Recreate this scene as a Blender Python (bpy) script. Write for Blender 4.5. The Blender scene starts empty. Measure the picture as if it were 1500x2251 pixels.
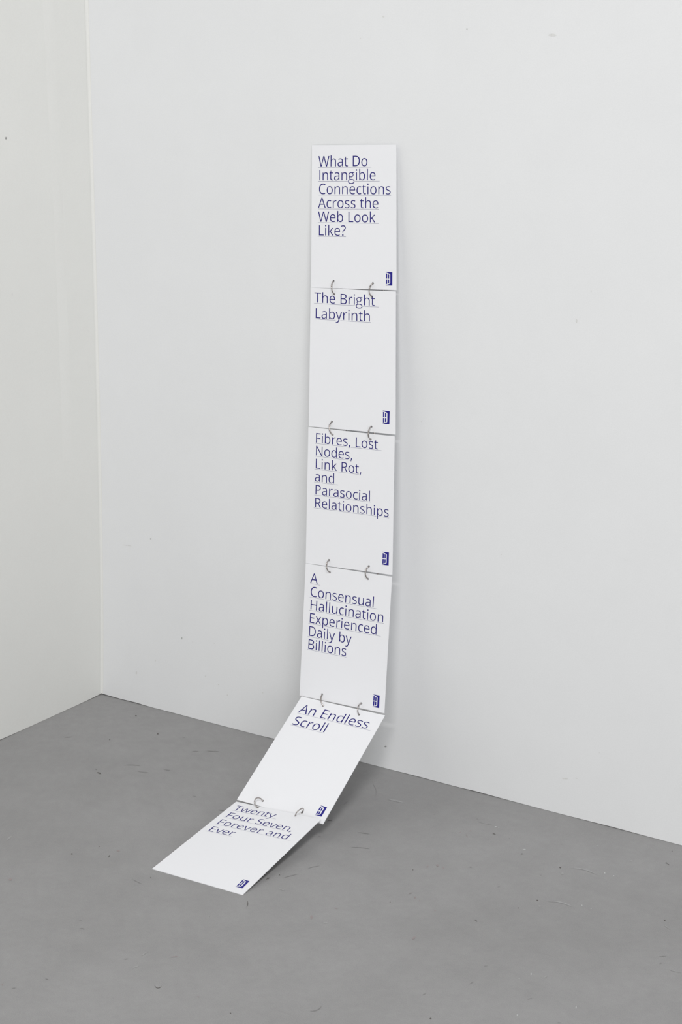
import bpy, bmesh, math, random, json
from mathutils import Vector, Matrix, geometry

scene = bpy.context.scene
col = scene.collection

# ------------------------------------------------------------------ camera
cam_data = bpy.data.cameras.new('camera')
cam = bpy.data.objects.new('camera', cam_data)
col.objects.link(cam)
CR = [[0.835485, -0.147126, 0.529451], [0.5495, 0.21704, -0.806811], [0.003791, 0.965012, 0.262179]]
CL = [2.84979, -3.25997, 1.63725]
cam.matrix_world = Matrix.Translation(CL) @ Matrix(CR).to_4x4()
cam_data.sensor_fit = 'VERTICAL'
cam_data.sensor_height = 36.0
cam_data.lens = 4042.2 * 36.0 / 2251.0
cam_data.clip_start = 0.05
cam_data.clip_end = 60
scene.camera = cam

# ------------------------------------------------------------------ world, lights, exposure
world = bpy.data.worlds.new('studio_daylight')
world.use_nodes = True
scene.world = world
bg = world.node_tree.nodes['Background']
bg.inputs['Color'].default_value = (0.975, 0.99, 1.0, 1)
bg.inputs['Strength'].default_value = 0.24


def area(name, loc, target, sx, sy, power, color):
    d = bpy.data.lights.new(name, 'AREA')
    d.shape = 'RECTANGLE'
    d.size, d.size_y, d.energy, d.color = sx, sy, power, color
    o = bpy.data.objects.new(name, d)
    col.objects.link(o)
    o.location = loc
    o.rotation_euler = (Vector(target) - Vector(loc)).to_track_quat('-Z', 'Y').to_euler()
    return o


area('tall_window_light', (2.5, -4.0, 2.72), (0.9, -0.1, 0.5), 0.7, 0.26, 44, (1.0, 0.985, 0.97))
area('side_fill_light', (4.2, -4.5, 1.1), (0.1, -0.1, 0.3), 3.0, 1.8, 69, (0.99, 1.0, 0.985))  # added fill from the right, no known window; lifts the left and lower walls
area('overhead_fill_light', (4.0, -3.9, 6.6), (0.9, -0.6, 0.0), 1.9, 1.9, 200, (1.0, 1.0, 0.99))  # invented overhead fill, brightens the sloping card and the floor card

scene.view_settings.view_transform = 'Standard'
scene.view_settings.look = 'None'
scene.view_settings.gamma = 1
scene.view_settings.exposure = -0.18
scene.view_settings.use_curve_mapping = False


# ------------------------------------------------------------------ helpers
def mat_base(name, color, rough=0.6, spec=0.3, metal=0.0):
    m = bpy.data.materials.new(name)
    m.use_nodes = True
    b = m.node_tree.nodes['Principled BSDF']
    b.inputs['Base Color'].default_value = (*color, 1)
    b.inputs['Roughness'].default_value = rough
    b.inputs['Specular IOR Level'].default_value = spec
    b.inputs['Metallic'].default_value = metal
    return m, m.node_tree, b


def node(nt, t, **kw):
    n = nt.nodes.new(t)
    for k, v in kw.items():
        if k in n.inputs:
            n.inputs[k].default_value = v
        else:
            setattr(n, k, v)
    return n


def noise(nt, scale, detail=3.0, rough=0.5, vec=None):
    n = node(nt, 'ShaderNodeTexNoise', Scale=scale, Detail=detail, Roughness=rough)
    nt.links.new(vec, n.inputs['Vector'])
    return n.outputs['Fac']


def ramp(nt, fac, p0, c0, p1, c1):
    r = node(nt, 'ShaderNodeValToRGB')
    e = r.color_ramp.elements
    e[0].position, e[1].position = p0, p1
    e[0].color, e[1].color = (*c0, 1), (*c1, 1)
    nt.links.new(fac, r.inputs['Fac'])
    return r.outputs['Color']


def mul(nt, a, b, fac=1.0):
    m = node(nt, 'ShaderNodeMix', data_type='RGBA', blend_type='MULTIPLY')
    m.inputs['Factor'].default_value = fac
    nt.links.new(a, m.inputs['A'])
    nt.links.new(b, m.inputs['B'])
    return m.outputs['Result']


def bump(nt, b, h, strength, dist):
    n = node(nt, 'ShaderNodeBump', Strength=strength, Distance=dist)
    nt.links.new(h, n.inputs['Height'])
    nt.links.new(n.outputs['Normal'], b.inputs['Normal'])


def wall_material(name, color, seed):
    m, nt, b = mat_base(name, color, 0.62, 0.25)
    tc = node(nt, 'ShaderNodeTexCoord')
    mp = node(nt, 'ShaderNodeMapping')
    mp.inputs['Location'].default_value = (seed, seed * 2, seed)
    nt.links.new(tc.outputs['Object'], mp.inputs['Vector'])
    v = mp.outputs['Vector']
    lo = tuple(c * 0.99 for c in color)
    hi = tuple(min(1, c * 1.006) for c in color)
    c1 = ramp(nt, noise(nt, 1.7, 4, 0.55, v), 0.3, lo, 0.7, hi)
    c2 = ramp(nt, noise(nt, 9, 3, 0.6, v), 0.3, (0.985, 0.985, 0.985), 0.7, (1, 1, 1))
    c2 = mul(nt, c2, ramp(nt, noise(nt, 380, 2, 0.6, v), 0.3, (0.975, 0.975, 0.975), 0.7, (1.005, 1.005, 1.005)))
    nt.links.new(mul(nt, c1, c2), b.inputs['Base Color'])
    bump(nt, b, noise(nt, 420, 2, 0.5, v), 0.10, 0.0006)
    return m


def floor_material():
    m, nt, b = mat_base('grey_painted_concrete', (0.3, 0.3, 0.3), 0.58, 0.28)
    tc = node(nt, 'ShaderNodeTexCoord')
    v = tc.outputs['Object']
    c = ramp(nt, noise(nt, 2.3, 5, 0.6, v), 0.3, (0.312, 0.309, 0.309), 0.7, (0.356, 0.353, 0.355))
    c = mul(nt, c, ramp(nt, noise(nt, 14, 5, 0.65, v), 0.3, (0.935, 0.935, 0.935), 0.7, (1.01, 1.01, 1.01)))
    c = mul(nt, c, ramp(nt, noise(nt, 55, 4, 0.7, v), 0.3, (0.955, 0.955, 0.955), 0.7, (1.02, 1.02, 1.02)))
    # dragged dark streaks, stretched along one direction
    mp = node(nt, 'ShaderNodeMapping')
    mp.inputs['Rotation'].default_value = (0, 0, 0.35)
    mp.inputs['Scale'].default_value = (7, 60, 1)
    nt.links.new(v, mp.inputs['Vector'])
    c = mul(nt, c, ramp(nt, noise(nt, 1.0, 4, 0.6, mp.outputs['Vector']), 0.68, (1, 1, 1), 0.86, (0.84, 0.83, 0.82)))
    # fine grain of the paint and pinhead dots
    c = mul(nt, c, ramp(nt, noise(nt, 650, 2, 0.7, v), 0.3, (0.88, 0.88, 0.89), 0.7, (1.1, 1.09, 1.08)))
    c = mul(nt, c, ramp(nt, noise(nt, 160, 2, 0.4, v), 0.76, (1, 1, 1), 0.84, (0.8, 0.78, 0.78)))
    nt.links.new(c, b.inputs['Base Color'])
    bump(nt, b, noise(nt, 300, 4, 0.6, v), 0.12, 0.0008)
    return m


def paper_material():
    m, nt, b = mat_base('white_card', (0.865, 0.872, 0.90), 0.5, 0.28)
    tc = node(nt, 'ShaderNodeTexCoord')
    f = noise(nt, 700, 3, 0.6, tc.outputs['Object'])
    c = ramp(nt, f, 0.3, (0.885, 0.888, 0.918), 0.7, (0.9, 0.903, 0.933))
    nt.links.new(c, b.inputs['Base Color'])
    bump(nt, b, f, 0.05, 0.0002)
    return m


def ink_material(name, color):
    m, nt, b = mat_base(name, color, 0.45, 0.3)
    tc = node(nt, 'ShaderNodeTexCoord')
    f = noise(nt, 900, 2, 0.5, tc.outputs['Object'])
    c = ramp(nt, f, 0.3, tuple(x * 0.85 for x in color), 0.7, tuple(x * 1.15 for x in color))
    nt.links.new(c, b.inputs['Base Color'])
    return m


def steel_material():
    m, nt, b = mat_base('nickel_plated_steel', (0.43, 0.395, 0.38), 0.16, 0.5, 1.0)
    tc = node(nt, 'ShaderNodeTexCoord')
    f = noise(nt, 260, 2, 0.5, tc.outputs['Object'])
    r = node(nt, 'ShaderNodeMapRange')
    r.inputs['To Min'].default_value = 0.1
    r.inputs['To Max'].default_value = 0.26
    nt.links.new(f, r.inputs['Value'])
    nt.links.new(r.outputs['Result'], b.inputs['Roughness'])
    return m


M_WALL = wall_material('white_wall_paint', (0.848, 0.855, 0.868), 3.1)
M_WALL2 = wall_material('warm_white_wall_paint', (0.845, 0.846, 0.822), 7.7)
M_SEAM = wall_material('seam_filler_paint', (0.858, 0.858, 0.835), 5.2)
M_FLOOR = floor_material()
M_CARD = paper_material()
M_INK = ink_material('blue_text_ink', (0.008, 0.003, 0.17))
M_LOGO = ink_material('blue_emblem_ink', (0.016, 0.012, 0.24))
M_STEEL = steel_material()
M_DARK = ink_material('dark_mark', (0.12, 0.11, 0.105))
M_MID = ink_material('grey_mark', (0.262, 0.257, 0.256))
M_FAINT = ink_material('faint_wall_mark', (0.74, 0.74, 0.735))
M_RED = ink_material('faded_red_mark', (0.31, 0.27, 0.27))
M_PALE = ink_material('pale_rub_mark', (0.362, 0.358, 0.36))
M_WMID = ink_material('grey_wall_speck', (0.34, 0.34, 0.335))
M_CHIP = ink_material('pale_paint_chip', (0.56, 0.57, 0.57))


def link(name, me, mat, parent=None, loc=None):
    o = bpy.data.objects.new(name, me)
    col.objects.link(o)
    if mat:
        me.materials.append(mat)
    if loc is not None:
        o.location = loc
    if parent:
        o.parent = parent
    return o


def mesh(name, verts, faces, smooth=False):
    me = bpy.data.meshes.new(name)
    me.from_pydata([tuple(v) for v in verts], [], faces)
    me.update()
    if smooth:
        me.polygons.foreach_set('use_smooth', [True] * len(me.polygons))
    return me


def tag(o, label, cat, group=None):
    o['label'] = label
    o['category'] = cat
    if group:
        o['group'] = group


# ------------------------------------------------------------------ room shell
def floor():
    nx = 24
    x0, x1, y0, y1 = -0.06, 6.0, -6.0, 0.06
    vs, fs = [], []
    for j in range(nx + 1):
        for i in range(nx + 1):
            vs.append((x0 + (x1 - x0) * i / nx, y0 + (y1 - y0) * j / nx, 0))
    for j in range(nx):
        for i in range(nx):
            a = j * (nx + 1) + i
            fs.append((a, a + 1, a + nx + 2, a + nx + 1))
    n = len(vs)
    vs += [(x0, y0, -0.08), (x1, y0, -0.08), (x1, y1, -0.08), (x0, y1, -0.08)]
    fs.append((n + 3, n + 2, n + 1, n))
    o = link('floor', mesh('floor', vs, fs), M_FLOOR)
    o['kind'] = 'structure'
    return o


def lean(z):
    """The left boards stand a little out of plumb: they belly forward above the floor."""
    return 0.0228 * (1 - math.exp(-max(0.0, z) / 0.42))


def wall(name, axis, length, mat, seed):
    """A board wall whose lower edge hovers a few millimetres over the floor, cut a little unevenly."""
    rnd = random.Random(seed)
    s, p = [], 0.0
    while p < length:
        s.append(p)
        p += rnd.uniform(0.02, 0.09) if p < 2.4 else 0.5
    s.append(length)
    z = []
    g = 0.003
    for q in s:
        g = min(0.0052, max(0.0006, g + rnd.uniform(-0.0013, 0.0013)))
        z.append(g)
    hs = [0.0] + [0.06 * i for i in range(1, 25)] + [1.7, 2.2, 3.0]
    prof = []
    vs, fs = [], []
    # columns along the wall: [back floor, recess top, lip bottom, ...front up..., top back]
    for q, zz in zip(s, z):
        c = [(0.010, -0.001), (0.010, zz)] + [(0.0, zz + h if h == 0 else h) for h in hs] + [(0.08, 3.0), (0.08, -0.001)]
        for d, h in c:
            vs.append((q, d, h) if axis == 'x' else (lean(h) - d, -q, h))
    k = len(hs) + 4
    for i in range(len(s) - 1):
        for j in range(k):
            a, b = i * k + j, i * k + (j + 1) % k
            f = (a, b, b + k, a + k)
            fs.append(f if axis == 'y' else f[::-1])
    fs.append(tuple(range(k)) if axis == 'x' else tuple(range(k))[::-1])
    e = (len(s) - 1) * k
    fs.append(tuple(range(e, e + k))[::-1] if axis == 'x' else tuple(range(e, e + k)))
    me = mesh(name, vs, fs)
    bm = bmesh.new(); bm.from_mesh(me); bmesh.ops.recalc_face_normals(bm, faces=bm.faces); bm.to_mesh(me); bm.free()
    o = link(name, me, mat)
    o['kind'] = 'structure'
    return o


FLOOR = floor()
WALL_R = wall('wall_back', 'x', 6.0, M_WALL, 4)
WALL_L = wall('wall_left', 'y', 6.0, M_WALL2, 9)

# bead of filler rounding off the inner corner
R = 0.006
vv, ff = [], []
zs = [0.004 + 0.06 * i for i in range(50)]
for z in zs:
    for j in range(7):
        a = j / 6 * math.pi / 2
        vv.append((lean(z) + R - R * math.cos(a) + 0.0002, -R + R * math.sin(a) - 0.0002, z))
for i in range(len(zs) - 1):
    for j in range(6):
        q = i * 7 + j
        ff.append((q, q + 1, q + 8, q + 7))
link('corner_filler', mesh('corner_filler', vv, ff, True), M_WALL2, WALL_R)

# filled joint between two boards of the left wall, a hair proud of the paint
bm = bmesh.new()
vv = []
n = 24
for i in range(n + 1):
    z = 0.62 + 2.38 * i / n
    y = -0.125 + 0.012 * math.sin(z * 2.1)
    for dy, dx in ((-0.016, 0.0), (-0.006, 0.0005), (0.006, 0.0005), (0.016, 0.0)):
        vv.append(bm.verts.new((dx + 0.00005 + lean(z), y + dy, z)))
for i in range(n):
    for j in range(3):
        a = i * 4 + j
        bm.faces.new((vv[a], vv[a + 1], vv[a + 5], vv[a + 4]))
bmesh.ops.recalc_face_normals(bm, faces=bm.faces)
me = bpy.data.meshes.new('board_seam'); bm.to_mesh(me); bm.free()
me.polygons.foreach_set('use_smooth', [True] * len(me.polygons))
link('board_seam', me, M_SEAM, WALL_L)


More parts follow.
